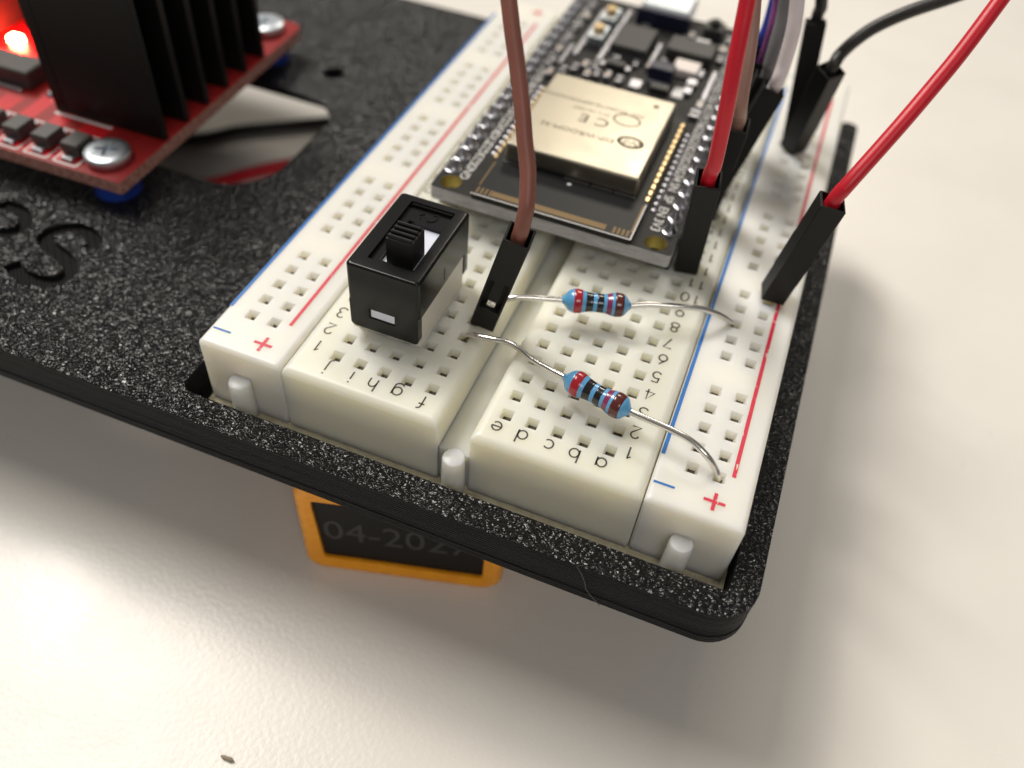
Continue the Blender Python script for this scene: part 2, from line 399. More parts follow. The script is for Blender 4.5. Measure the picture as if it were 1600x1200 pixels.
slab_holes(bm, 1.55, 18.12, 0, LB, -8.5, 0.85, [LX[c] for c in 'edcba'], [rows])
box(bm, -1.75, 1.75, 0.3, LB - 0.3, -8.45, -3.6)
strip = part('terminal_strip', bm, m_cream, bb, smooth=35)
def contact_mesh(turn):
    bm = B()
    if not turn:
        for ya in (.0, .16, -.42): box(bm, -0.40, 0.40, ya, ya + .06, -3.6, -.73)
    else:
        for xa in (-.30, -.03, .20): box(bm, xa, xa + .10, -0.45, 0.42, -3.6, -.72)
    box(bm, -0.41 if not turn else -.35, 0.41 if not turn else .35, -0.49, 0.43, -4.1, -0.79)
    return mesh_of('contact', bm, m_contact)
c0 = contact_mesh(False); c1 = contact_mesh(True)
for i, y in enumerate(rows[:12]):
    for c in 'jihgfedcba': inst('contact', c0, strip, (LX[c], y, 0))
def grp(y0): return [[y0 + PT * (6 * g + k) for k in range(5)] for g in range(5)]
rails = []
for side, x0, x1, hx, y0 in ((-1, -27.25, -18.22, (-24.33, -21.79), 5.17), (1, 18.20, 27.25, (21.39, 23.93), 4.95)):
    bm = B(); slab_holes(bm, x0, x1, 0.02, LB - .02, -8.5, 0.5, hx, grp(y0), True)
    rl = part('power_rail', bm, m_rail, bb, smooth=35, label='power rail on the %s side' % ('left' if side < 0 else 'right')); rails.append(rl)
    for g in grp(y0):
        for y in g:
            for x in hx: inst('contact', c1, rl, (x, y, 0))
Z = 0.018
def rect(bm, x0, x1, y0, y1, z): poly(bm, [(x0, y0), (x1, y0), (x1, y1), (x0, y1)], z)
def plus(bm, x, y, s=0.98, w=0.17):
    rect(bm, x - s, x + s, y - w, y + w, Z); rect(bm, x - w, x + w, y + w, y + s, Z); rect(bm, x - w, x + w, y - s, y - w, Z)
for rl, bx, rx, mx, px in ((rails[0], -26.93, -20.14, -25.8, -21.2), (rails[1], 18.50, 25.12, 19.45, 24.03)):
    y0, y1 = 5.45, 77.5
    bm = B(); rect(bm, bx - .19, bx + .19, y0, y1, Z); part('blue_line', bm, m_blue, rl)
    bm = B(); rect(bm, rx - .19, rx + .19, y0, y1, Z); part('red_line', bm, m_redp, rl)
    for yy in (2.15, 81.0):
        bm = B(); plus(bm, px, yy); part('plus_sign', bm, m_redp, rl)
        bm = B(); rect(bm, mx - .98, mx + .98, yy - .13, yy + .13, Z); part('minus_sign', bm, m_blue, rl)
def arc(cx, cy, rx, ry, a0, a1, n=8): return [(cx + rx * math.cos(math.radians(a0 + (a1 - a0) * i / n)), cy + ry * math.sin(math.radians(a0 + (a1 - a0) * i / n))) for i in range(n + 1)]
GL = {  # thin round single-stroke letters; unit = x-height, baseline 0
 'a': [arc(.45, .5, .45, .5, 0, 360, 20), [(.9, 1.0), (.9, 0)]], 'b': [arc(.5, .5, .45, .5, 0, 360, 20), [(.05, 1.55), (.05, 0)]],
 'c': [arc(.45, .5, .45, .5, 45, 315, 16)], 'd': [arc(.45, .5, .45, .5, 0, 360, 20), [(.9, 1.55), (.9, 0)]],
 'e': [[(0, .52), (.9, .52)] , arc(.45, .5, .45, .5, 0, 318, 18)], 'f': [arc(.5, 1.2, .28, .35, 70, 180, 6) + [(.22, .6), (.22, 0)], [(-.05, .98), (.55, .98)]],
 'g': [arc(.45, .5, .45, .5, 0, 360, 20), [(.9, 1.0), (.9, -.1)] + arc(.45, -.1, .45, .38, 0, -150, 8)[1:]],
 'h': [[(.05, 1.55), (.05, 0)], [(.05, .5)] + arc(.45, .6, .38, .4, 170, 0, 8) + [(.83, 0)]], 'i': [[(.1, 1.0), (.1, 0)], [(.1, 1.32), (.1, 1.48)]],
 'j': [[(.3, 1.0), (.3, -.1)] + arc(.0, -.1, .3, .35, 0, -100, 6)[1:], [(.3, 1.32), (.3, 1.48)]],
 '1': [[(.08, 1.12), (.36, 1.45), (.36, 0)]], '2': [arc(.42, 1.0, .4, .45, 165, -25, 9) + [(.02, 0), (.88, 0)]],
 '3': [arc(.4, 1.08, .36, .37, 150, -80, 9) + arc(.4, .37, .42, .37, 80, -155, 10)[1:]], '4': [[(.66, 0), (.66, 1.45), (0, .38), (.92, .38)]],
 '5': [[(.8, 1.45), (.18, 1.45), (.1, .8)] + arc(.4, .47, .42, .47, 125, -150, 10)], '6': [[(.66, 1.45), (.16, .78)], arc(.44, .46, .42, .46, 0, 360, 20)],
 '7': [[(.02, 1.45), (.85, 1.45), (.28, 0)]], '8': [arc(.43, 1.08, .34, .37, 0, 360, 16), arc(.43, .37, .42, .37, 0, 360, 18)],
 '9': [[(.22, 0), (.74, .7)], arc(.44, .99, .42, .46, 0, 360, 20)], '0': [arc(.43, .72, .42, .73, 0, 360, 22)]}
def glyph(name, s, x, y, h, parent, mat=m_ink, w=.165, slant=0.0):
    bm = B(); adv = 1.15 * h; n = len(s)
    for k, c in enumerate(s):
        for st in GL[c]:
            pts = [(x - ((px - .45) * h + (k - (n - 1) / 2) * adv) , y - (py - .5) * h) for px, py in st]
            strokes(bm, pts, w, Z, 0, 0)
    return part(name, bm, mat, parent)
for i, y in enumerate(rows):
    glyph('row_number', str(i + 1), 15.5 + (0.45 if i > 8 else 0), y + .68, .98, strip); glyph('row_number', str(i + 1), -16.45 - (0.25 if i > 8 else 0), y + .68, .98, strip)
for c in 'jihgfedcba':
    glyph('column_letter', c, LX[c] - .38, 2.15, 1.0, strip); glyph('column_letter', c, LX[c], 80.7, 1.0, strip)
for x, zt in ((-22.75, -3.3), (0.35, -3.1), (22.55, -3.5)):
    bm = B(); lathe(bm, [(0, 1.18), (5.9 + (-2.6 - zt) * -1 - .3, 1.1), (5.9 + (zt + 2.6) - .08, 1.03), (5.9 + (zt + 2.6), .9)], (x, -0.6, -8.5), (0, 0, 1), 28); part('peg', bm, m_peg, bb, smooth=40)
bm = B(); box(bm, -27.5, 27.6, -2.6, LB, -8.9, -8.52); part('adhesive_pad', bm, m_pad, bb)

# ------------------------------------------------------------------ slide switch
sw = thing('slide_switch', 'black slide switch with ribbed knob and white base plugged into the breadboard', 'switch', (-10.5, 13.3, 0))
x0, x1, y0, y1, zt = -14.3, -6.8, 7.25, 19.3, 9.15
bm = B()
# cover: rounded top with a sunk channel, deep end skirts, short side skirts
def rr2(ins, z, r=0.42):
    return [bm.verts.new((x, y, z)) for x, y in fillet([(x0 + ins, y0 + ins), (x1 - ins, y0 + ins), (x1 - ins, y1 - ins), (x0 + ins, y1 - ins)], max(r - ins * .6, .2))]
R = 0.3
lo = [rr2(0, 4.6)] + [rr2(R * (1 - math.cos(a)), zt - R * (1 - math.sin(a))) for a in (0, PI / 6, PI / 3, PI / 2)]
loft(bm, lo, cap=False)
ch_lo = [[bm.verts.new((x, y, z)) for x, y in fillet([(-12.75 + k, 8.75 + k), (-8.0 - k, 8.75 + k), (-8.0 - k, 18.3 - k), (-12.75 + k, 18.3 - k)], .15)] for k, z in ((0, zt), (0.05, zt - .45))]
ed = [e for e in bm.edges if len(e.link_faces) == 1 and all(v.co.z > zt - 1e-4 for v in e.verts)]
ed += [bm.edges.new((ch_lo[0][i], ch_lo[0][(i + 1) % len(ch_lo[0])])) for i in range(len(ch_lo[0]))]
bmesh.ops.triangle_fill(bm, edges=ed, use_beauty=True, normal=(0, 0, 1))
loft(bm, ch_lo, cap=False)
slot = [bm.verts.new((x, y, zt - .45)) for x, y in ((-11.9, 9.4), (-8.3, 9.4), (-8.3, 15.9), (-11.9, 15.9))]
ed = [e for e in bm.edges if len(e.link_faces) == 1 and all(abs(v.co.z - zt + .45) < 1e-4 for v in e.verts)] + [bm.edges.new((slot[i], slot[(i + 1) % 4])) for i in range(4)]
bmesh.ops.triangle_fill(bm, edges=ed, use_beauty=True, normal=(0, 0, 1))
sl2 = [bm.verts.new((v.co.x, v.co.y, zt - 1.5)) for v in slot]; loft(bm, [slot, sl2], cap=False)
cover = part('cover', bm, m_black, sw, smooth=40)
# end skirts with the window on the near one
for ya, yb in ((y0 + .03, y0 + .85), (y1 - .85, y1 - .03)):
    xs = [x0 + .01, -12.1, -9.4, x1 - .01]; zb = 1.25; zs = [zb, 2.85, 4.05, 4.75]
    fr = fillet([(x0 + .12, zb), (x1 - .12, zb), (x1 - .12, 4.7), (x0 + .12, 4.7)], [.5, .5, 0, 0])
    win = [(-12.1, 2.85), (-9.4, 2.85), (-9.4, 4.08), (-12.1, 4.08)]
    bm = B(); slab2d(bm, [fr, win], -yb, -ya)
    bmesh.ops.rotate(bm, verts=bm.verts, cent=(0, 0, 0), matrix=Matrix.Rotation(PI / 2, 3, 'X'))
    part('end_skirt', bm, m_black, sw)
bm = B(); box(bm, x0 + .28, x1 - .22, y0 + .9, y1 - .9, 0.02, 4.9, .12, 1); box(bm, x0 + .28, x1 - .22, y0 + 1.2, y1 - 1.2, 4.9, 7.4)
part('base', bm, m_switchwhite, sw, smooth=40)
bm = B(); box(bm, -11.98, -9.41, y0 + .16, y0 + .83, 2.98, 4.07); part('window_tab', bm, m_slider, sw)
bm = B(); box(bm, -11.85, -8.35, 9.45, 15.85, 7.4, zt - .98); part('slide_bed', bm, m_slider, sw)
bm = B(); ka, kb, kc, kd = -11.3, -8.6, 9.7, 12.5
box(bm, ka, kb, kc, kd, 8.2, 11.3, .12, 2)
for k in range(4): box(bm, ka + .1, kb - .1, kc + .12 + k * .68, kc + .48 + k * .68, 11.2, 11.62, .1, 1)
part('knob', bm, m_bmatte, sw, smooth=40)
bm = B(); box(bm, -12.6, -8.15, 18.0, 18.24, zt - .44, zt - .12, .06, 1)
for yy, sc_ in ((17.0, 1), ):
    strokes(bm, [(-11.0, yy - .45), (-11.3, yy), (-10.9, yy + .4), (-10.5, yy), (-10.2, yy - .5), (-9.6, yy - .2), (-9.5, yy + .68), (-10.0, yy + .5)], .13, zt - .45, .09)
strokes(bm, [(-12.0, 9.05), (-11.0, 9.0), (-10.4, 9.12), (-9.6, 9.0)], .12, zt - .45, .08)
part('moulded_mark', bm, m_black, sw)
bm = B(); strokes(bm, [(-6.78, 11.8), (-6.78, 12.4)], .3, 5.2, .01, 0)
bm.clear(); box(bm, -6.815, -6.77, 13.0, 13.22, 5.2, 6.6); part('side_notch', bm, m_ic, sw)

# ------------------------------------------------------------------ resistors
def resistor(label, a, b, lead_l, lead_r):
    a = Vector(a); b = Vector(b); ax = (b - a).normalized(); L = (b - a).length
    t = thing('resistor', label, 'resistor', tuple((a + b) / 2), group='blue resistors on the breadboard')
    def rad(s):   # dumb-bell profile, s in 0..1
        pts = [(0, .32), (.03, .44), (.06, .74), (.10, 1.04), (.15, 1.2), (.21, 1.25), (.27, 1.2), (.34, 1.04), (.42, .95), (.58, .95), (.66, 1.02), (.73, 1.18), (.79, 1.24), (.86, 1.2), (.91, 1.04), (.945, .74), (.975, .44), (1, .32)]
        for (s0, r0), (s1, r1) in zip(pts, pts[1:]):
            if s <= s1: return r0 + (r1 - r0) * (s - s0) / (s1 - s0)
        return .32
    bm = B(); N = 44; lathe(bm, [(L * i / N, rad(i / N)) for i in range(N + 1)], a, ax, 32); part('body', bm, m_resblue, t, smooth=60)
    for s0, s1, m in ((.17, .285, m_bred), (.345, .445, m_bblack), (.505, .595, m_bblack), (.645, .715, m_bpurple), (.76, .885, m_bbrown)):
        bm = B(); n = 6; pr = [(L * (s0 - .004), rad(s0) - .02)] + [(L * (s0 + (s1 - s0) * i / n), rad(s0 + (s1 - s0) * i / n) + .016) for i in range(n + 1)] + [(L * (s1 + .004), rad(s1) - .02)]
        lathe(bm, pr, a, ax, 32); part('band', bm, m, t, smooth=60)
    for pts in (lead_l, lead_r):
        bm = B(); tube(bm, pts, .31, 12, 8); part('lead', bm, m_tin, t, smooth=60)
    return t
resistor('blue resistor with a long wavy left lead lying nearest the letters a to e', (7.55, 8.6, 2.2), (14.55, 7.0, 2.25),
         [(-3.76, 11.66, -2.2), (-3.7, 11.6, -.3), (-3.2, 11.4, .55), (-2.2, 11.15, 1.0), (-.6, 11.2, 1.25), (.9, 11.35, 1.35), (2.2, 10.9, 1.45), (4.2, 9.75, 1.75), (6.2, 9.0, 2.05), (7.9, 8.5, 2.2)],
         [(14.2, 7.1, 2.25), (16.2, 6.75, 2.35), (18.6, 6.4, 2.4), (20.6, 5.95, 2.3), (22.2, 5.45, 1.7), (23.3, 5.3, .55), (23.8, 5.1, -.4), (23.92, 5.05, -2.4)])
resistor('blue resistor beside the connector of the brown jumper wire, further from the letters', (4.0, 18.25, 2.5), (10.75, 20.35, 2.5),
         [(-3.4, 15.9, -1.6), (-2.6, 15.9, 1.0), (-1.0, 16.4, 2.2), (.8, 17.1, 2.45), (2.6, 17.75, 2.45), (4.4, 18.35, 2.5)],
         [(10.4, 20.25, 2.5), (12.5, 21.3, 2.65), (15.3, 22.35, 2.6), (17.4, 23.3, 2.35), (19.2, 24.15, 1.6), (20.5, 24.85, .55), (21.2, 25.4, -.4), (21.35, 25.5, -2.4)])

# ------------------------------------------------------------------ jumper wires
def jumper(label, base, top, wpts, mat, front=(0, -1), latch='front', r=0.73):
    base = Vector(base); top = Vector(top); w = (top - base).normalized(); L = 14.0 if (top - base).length > 13 else (top - base).length
    L = (top - base).length
    f = Vector((front[0], front[1], 0)); f = (f - w * f.dot(w)).normalized(); u = w.cross(-f).normalized()   # f = facing, u = sideways
    M = Matrix((u, -f, w)).transposed().to_4x4(); M.translation = base
    t = thing('jumper_wire', label, 'jumper wire', tuple(base), group='jumper wires plugged into the breadboard')
    bm = B(); h = 1.27
    vs = box(bm, -h, h, -h, h, 0, L)
    tf = [x for x in bm.faces if x.normal.z > .9 and x.calc_center_median().z > L - .01]
    bm.normal_update()
    tf = [x for x in bm.faces if x.normal.z > .9]
    bmesh.ops.inset_region(bm, faces=tf, thickness=.3)
    tf = [x for x in bm.faces if x.normal.z > .9 and max(abs(v.co.x) for v in x.verts) < h - .2]
    r_ = bmesh.ops.extrude_discrete_faces(bm, faces=tf)
    bmesh.ops.translate(bm, verts=r_['faces'][0].verts, vec=(0, 0, -3.2))
    dirs = {'front': (Vector((0, -1, 0)), 0), 'left': (Vector((-1, 0, 0)), 1), 'back': (Vector((0, 1, 0)), 2), 'right': (Vector((1, 0, 0)), 3)}
    nd_, q = dirs[latch]
    for zc in (3.1, 8.2):
        bmesh.ops.bisect_plane(bm, geom=bm.verts[:] + bm.edges[:] + bm.faces[:], plane_co=(0, 0, zc), plane_no=(0, 0, 1))
    bm.normal_update()
    wf = [x for x in bm.faces if x.normal.dot(nd_) > .9 and 3.2 < x.calc_center_median().z < 8.1 and abs(x.calc_center_median().dot(nd_)) > h - .05]
    bmesh.ops.inset_region(bm, faces=wf, thickness=.33, depth=0)
    bm.normal_update()
    wf = [x for x in bm.faces if x.normal.dot(nd_) > .9 and 3.3 < x.calc_center_median().z < 8.0 and x.calc_area() > 2.0 and abs(x.calc_center_median().z - 5.65) < .3 and min(v.co.z for v in x.verts) > 3.3]
    if wf:
        r_ = bmesh.ops.extrude_discrete_faces(bm, faces=wf)
        for fa in r_['faces']: bmesh.ops.translate(bm, verts=fa.verts, vec=-nd_ * .75)
    sharp = [e for e in bm.edges if len(e.link_faces) == 2 and e.calc_face_angle(0) > 1.0 and all(max(abs(v.co.x), abs(v.co.y)) > h - .01 for v in e.verts) and not (3.0 < (e.verts[0].co.z + e.verts[1].co.z) / 2 < 8.3)]
    bmesh.ops.bevel(bm, geom=sharp, offset=.09, segments=1, affect='EDGES')
    bm.transform(M); hs = part('housing', bm, m_bmatte, t)
    rot = Matrix.Rotation([0, -PI / 2, PI, PI / 2][q], 4, 'Z')
    bm = B(); box(bm, -.55, .55, -1.2, -.75, 4.9, 9.0, .05, 1); bm.transform(M @ rot); part('latch', bm, m_bmatte, hs)
    bm = B(); box(bm, -.5, .5, -1.0, -.45, 3.5, 4.45, .08, 1); bm.transform(M @ rot); part('crimp', bm, m_tin, hs)
    bm = B(); box(bm, -.32, .32, -.32, .32, -2.6, .05); bm.transform(M); part('pin', bm, m_gold, t)
    p0 = top - w * 3.0; p1 = top - w * 1.0; g = (Vector(wpts[0]) - top).normalized(); pts = [p0, p1, top + w * .25 + g * .25, top + w * .35 + g * 1.2] + [Vector(p) for p in wpts]
    bm = B(); tube(bm, pts, r, 14, 8); part('wire', bm, mat, t, smooth=60)
    return t
jumper('brown jumper wire rising between the slide switch and the upper resistor', (-2.85, 14.5, 0.25), (0.55, 12.75, 13.6),
       [(0.65, 13.54, 16.41), (-0.02, 15.16, 18.48), (-1.07, 16.71, 20.45), (-2.06, 18.26, 22.41), (-3.56, 20.38, 25.11), (-4.68, 21.83, 27.02), (-5.74, 23.3, 28.93), (-7.09, 25.06, 31.68), (-8.82, 27.12, 35.19)], m_wbrown, (0.12, -1), 'front', 0.73)
jumper('bright red jumper wire rising straight up from the near right corner of the microcontroller board', (14.35, 32.1, 0.2), (14.25, 28.5, 14.0),
       [(14.49, 26.64, 16.97), (14.26, 26.83, 20.52), (13.96, 27.32, 23.67), (13.66, 28.03, 25.95), (13.38, 29.01, 28.32), (13.1, 30.04, 30.59), (12.64, 31.43, 34.15)], m_wred, (0.16, -1), 'back', 0.73)
jumper('faded brown jumper wire directly behind the bright red one', (14.1, 43.0, 0.2), (14.9, 40.6, 13.5),
       [(14.73, 38.54, 16.3), (14.4, 39.01, 18.12), (14.05, 39.96, 20.34), (13.52, 41.3, 22.94), (12.82, 42.52, 25.48), (11.87, 44.58, 28.79)], m_wpink, (0.1, -1), 'back', 0.75)
jumper('white jumper wire with its black connector leaning right over the blue line', (14.1, 47.8, 0.2), (17.2, 50.0, 13.5),
       [(17.4, 47.41, 15.8), (17.45, 47.82, 17.47), (17.29, 48.46, 20.72), (16.69, 49.35, 23.62), (15.54, 50.43, 27.49)], m_wwhite, (0.1, -1), 'back', 0.77)
jumper('grey jumper wire just left of the white one', (14.0, 50.4, 0.2), (16.0, 52.3, 13.5),
       [(15.92, 51.76, 15.19), (15.85, 52.34, 17.03), (15.73, 53.5, 19.37), (15.42, 54.2, 21.37), (14.7, 55.1, 24.98)], m_wgrey, (0.1, -1), 'back', 0.75)
jumper('purple jumper wire squeezed between the blue and the grey wires', (14.0, 55.4, 0.2), (15.0, 55.8, 13.5),
       [(15.07, 54.64, 15.16), (15.01, 54.62, 17.83), (14.74, 55.78, 20.21), (14.06, 56.49, 23.65)], m_wpurple, (0.1, -1), 'back', 0.7)
jumper('blue jumper wire, leftmost of the bundle behind the faded brown wire', (14.0, 58.0, 0.2), (14.1, 59.0, 13.5),
       [(14.15, 56.5, 15.64), (14.34, 56.74, 17.12), (14.23, 57.47, 19.77), (13.84, 58.6, 22.83)], m_wblue, (0.1, -1), 'back', 0.75)
jumper('black jumper wire whose connector stands tall and leans away in the right rail', (21.35, 64.3, 0.2), (19.33, 66.69, 14.6),
       [(19.32, 65.75, 16.83), (18.66, 65.21, 19.21), (17.62, 65.65, 22.51)], m_wblack, (0.1, -1), 'back', 0.75)
jumper('black jumper wire curving off to the right from the right rail', (21.75, 61.7, 0.2), (22.73, 57.88, 13.4),
       [(23.13, 59.42, 14.53), (24.07, 59.97, 16.09), (25.74, 60.96, 17.84), (28.48, 61.8, 19.87), (32.27, 63.01, 21.95), (36.41, 63.99, 24.41)], m_wblack, (0.75, -0.66), 'back', 0.75)
jumper('red jumper wire sweeping to the upper right from the right rail nearest the front', (24.15, 31.4, 0.2), (26.15, 31.0, 13.6),
       [(26.55, 31.4, 14.65), (27.31, 32.53, 16.08), (29.5, 36.31, 19.66), (31.19, 39.45, 22.56), (32.62, 42.21, 25.21), (34.37, 46.14, 29.03), (35.89, 49.89, 32.61)], m_wred, (0.2, -1), 'left', 0.76)

# ------------------------------------------------------------------ microcontroller board
mc = thing('microcontroller_board', 'black microcontroller board with a shiny metal shield can plugged into the breadboard', 'circuit board', (-1.15, 54, 0))
zb, ztp = 2.7, 4.3
bm = B()
ol = fillet([(-15.05, 27.5), (12.75, 27.5), (12.75, 81.9), (-15.05, 81.9)], .5)
slab2d(bm, [ol, circ(-13.15, 29.2, 1.25), circ(10.75, 29.0, 1.25), circ(-13.15, 80.2, 1.25), circ(10.75, 80.2, 1.25)], zb, ztp)
pcb = part('circuit_substrate', bm, [m_pcb, m_edge], mc)
for x, y in ((-13.15, 29.2), (10.75, 29.0)):
    bm = B()
    a = circ(x, y, 1.24, 32); b_ = circ(x, y, 1.2, 32); c_ = circ(x, y, 1.5, 32)
    va = [bm.verts.new((p[0], p[1], ztp + .012)) for p in c_]; vb = [bm.verts.new((p[0], p[1], ztp + .03)) for p in b_]; vc = [bm.verts.new((p[0], p[1], zb - .02)) for p in b_]
    loft(bm, [vb, vc], cap=False); bmesh.ops.delete(bm, geom=va, context='VERTS'); part('mounting_hole', bm, m_brass, mc, smooth=40)
for x in (-13.97, 11.43):
    bm = B(); box(bm, x - 1.25, x + 1.25, 30.4, 79.2, 0.05, 2.68, .1, 1); part('pin_header', bm, m_bmatte, mc)
sj = None
py = [31.7 + 2.54 * i for i in range(19)]
bm = B(); lathe(bm, [(0, .95), (.05, .95), (.1, .8), (.35, .62), (.75, .42), (1.15, .32), (1.3, .18)], (0, 0, 0), (0, 0, 1), 12); sj = mesh_of('solder_joint', bm, m_solder, smooth=60)
for x in (-13.97, 11.43):
    for y in py: inst('solder_joint', sj, mc, (x + (.25 if x > 0 else -.05), y, ztp), random.uniform(0, 6))
def lab(s, x, y, r):
    bm = B(); text(bm, s, 1.5, at(x, y, ztp + .02, r)); part('pin_label', bm, m_silk, pcb)
for i, s in enumerate(['GND', 'G23', 'G22', 'TXD', 'RXD', 'G21', 'GND', 'G19', 'G18', 'G5', 'G17', 'G16', 'G4', 'G0', 'G2', 'G15', 'SD1', 'SD0', 'CLK']): lab(s, -12.15, py[i] + .2, 90)
for i, s in enumerate(['3V3', 'EN', 'SP', 'SN', 'G34', 'G35', 'G32', 'G33', 'G25', 'G26', 'G27', 'G14', 'G12', 'GND', 'G13', 'SD2', 'SD3', 'CMD', '5V']): lab(s, 10.0, py[i] + .4, -90)
# radio module
mx0, mx1, my0, my1 = -9.95, 8.15, 27.35, 53.0
bm = B(); box(bm, mx0, mx1, my0, my1, ztp + .01, 5.1); part('module_substrate', bm, m_module, mc)
bm = B(); rect(bm, mx0 - .12, mx1 + .12, my0 - .13, my0 + .0, 5.12); rect(bm, mx1 - .02, mx1 + .12, my0, 34, 5.12)
part('silkscreen_outline', bm, m_silk, mc)
bm = B()
zz = 5.115
rect(bm, mx0 + 2.1, mx1 - 2.9, my0 + .35, my0 + 1.25, zz)
for k in range(4):
    rect(bm, mx0 + .3 + k * .5, mx0 + .55 + k * .5, my0 + .25, my0 + 1.35, zz); rect(bm, mx1 - .6 - k * .5, mx1 - .32 - k * .5, my0 + .25, my0 + 1.35, zz)
rect(bm, mx1 - .28, mx1 - .05, my0 + 1.2, my0 + 6.3, zz)
strokes(bm, [(mx0 + .25, my0 + 1.7), (mx0 + .2, my0 + 6.6)], .16, zz, 0, 0)
part('antenna_trace', bm, m_trace, mc)
bm = B(); box(bm, 0, .42, -.42, .42, 0, .82, .05, 1); pd = mesh_of('pad', bm, m_gold)
for k in range(14):
    y = 35.0 + 1.27 * k
    inst('pad', pd, mc, (mx1 - .3, y, ztp + .05)); inst('pad', pd, mc, (mx0 - .35, y, ztp + .05))
bm = B(); lathe(bm, [(0, .42), (.12, .4), (.25, .25)], (0, 0, 0), (0, 0, 1), 10); bl = mesh_of('via', bm, m_solder, smooth=60)
for k in range(14): inst('via', bl, mc, (mx1 + .95, 34.4 + 1.27 * k, ztp)); inst('via', bl, mc, (mx0 - .9, 36.4 + 1.27 * k, ztp))
bm = B(); box(bm, -9.0, 6.75, 34.75, 52.3, 5.12, 7.42, .32, 3); can = part('shield_can', bm, m_can, mc, smooth=40)
bm = B(); bm.free()
for xa, xb in ((-8.9, -5.4), (-1.6, 1.3), (1.6, 4.1), (4.3, 6.7)):
    bm = B(); strokes(bm, [(xa, 34.5), (xb, 34.5)], .2, 5.12, .1, 0); part('solder_bead', bm, m_solder, can)
bm = B(); zc = 7.43
lathe(bm, [(0, .38), (.012, .38)], (4.6, 50.2, 7.42), (0, 0, 1), 16); part('index_dot', bm, m_ink, can)
bm = B()
def oval(cx, cy, rx, ry, w):
    n = 28
    a = [bm.verts.new((cx + rx * math.cos(2 * PI * i / n), cy + ry * math.sin(2 * PI * i / n), zc)) for i in range(n)]
    b = [bm.verts.new((cx + (rx - w) * math.cos(2 * PI * i / n), cy + (ry - w) * math.sin(2 * PI * i / n), zc)) for i in range(n)]
    for i in range(n): bm.faces.new((a[i], a[(i + 1) % n], b[(i + 1) % n], b[i]))
oval(3.85, 41.3, 1.6, 1.2, .42)
part('etched_logo', bm, m_canprint, can); bm = B(); oval(2.2, 45.6, 1.7, 1.3, .22); part('etched_logo', bm, m_canprint, can); bm = B(); text(bm, 'WiFi', 1.5, at(3.85, 41.3, zc, 180));
text(bm, 'ESP-WROOM-32', 1.25, at(-2.4, 40.6, zc, 180))
text(bm, 'C E', 2.5, at(-1.3, 43.8, zc, 180))
text(bm, 'FCC ID:2AC7Z-ESPWROOM32', .95, at(-2.4, 47.2, zc, 180)); text(bm, '211-161007', .95, at(-2.2, 45.6, zc, 180))
part('etched_marking', bm, m_canprint, can)
bm = B(); strokes(bm, [(-.95, 33.6), (-.55, 33.75)], .35, 5.115, 0, 0); part('printed_arrow', bm, m_silk, mc)
# components beyond the can
def comp(name, mats, bx, bev=.1): 
    bm = B(); box(bm, *bx, bev, 1); return part(name, bm, mats, mc)
ic = comp('chip', m_ic, (-5.7, -.6, 65.8, 72.6, ztp + .1, 5.9))
bm = B()
for k in range(8):
    for xx, yy in ((-5.4 + k * .65, 65.2), (-5.4 + k * .65, 73.0)): box(bm, xx - .14, xx + .14, yy - .5, yy + .5, ztp + .02, ztp + .5)
part('chip_legs', bm, m_solder, ic)
ub = comp('usb_socket', m_zinc, (-4.6, 2.6, 77.2, 83.4, ztp, 7.0), .3)
bm = B(); box(bm, -4.9, 2.9, 76.4, 77.15, ztp, 6.6, .1, 1); part('shell_back', bm, m_navy, ub)
comp('voltage_regulator', m_ic, (1.6, 7.9, 68.2, 72.4, ztp, 6.0)); comp('regulator_tab', m_white, (3.5, 6.9, 64.4, 67.4, ztp, 5.4))
comp('tantalum_capacitor', m_navy, (.9, 4.2, 61.3, 63.4, ztp, 6.4)); comp('solder_pad', m_solder, (1.0, 4.1, 60.7, 61.2, ztp, 4.8)); comp('chip_resistor', m_ic, (1.9, 4.4, 58.6, 60.0, ztp, 5.2))
comp('large_pad', m_solder, (-.9, .7, 58.4, 60.6, ztp, 4.6)); comp('white_pad', m_silk, (4.8, 6.3, 59.0, 61.6, ztp, 4.4))
for k, (x, y) in enumerate(((-8.4, 58.9), (-6.45, 58.2), (-5.3, 58.8), (-3.9, 59.1), (-2.2, 58.7), (-7.4, 60.4), (-9.6, 57.6), (-11.0, 56.2))):
    c = comp('chip_capacitor', m_chipcap if k % 2 else m_ic, (x - .4, x + .4, y - .45, y + .45, ztp, 5.1), .06)
    for s in (-1, 1):
        bm = B(); box(bm, x - .43, x + .43, y + s * .62 - .22, y + s * .62 + .22, ztp + .01, 5.13, .05, 1); part('terminal', bm, m_solder, c)
d = comp('diode', m_ic, (-5.1, -2.3, 61.5, 62.8, ztp, 5.4)); bm = B(); box(bm, -5.7, -5.12, 61.6, 62.7, ztp, 4.9); part('terminal', bm, m_solder, d); bm = B(); box(bm, -2.28, -1.7, 61.6, 62.7, ztp, 4.9); part('terminal', bm, m_solder, d)
for (xa, ya, yb) in ((-9.8, 63, 78), (-6.4, 63.2, 79.5)):
    bm = B(); box(bm, xa - .35, xa + .35, ya, yb, ztp, ztp + .3, .05, 1); part('bright_strip', bm, m_solder, mc)
tb = comp('push_button', m_zinc, (-9.3, -7.0, 66.5, 70.5, ztp, 5.8)); bm = B(); lathe(bm, [(0, .8), (.7, .8), (.8, .7)], (-8.15, 68.5, 5.8), (0, 0, 1), 16); part('plunger', bm, m_gold, tb)
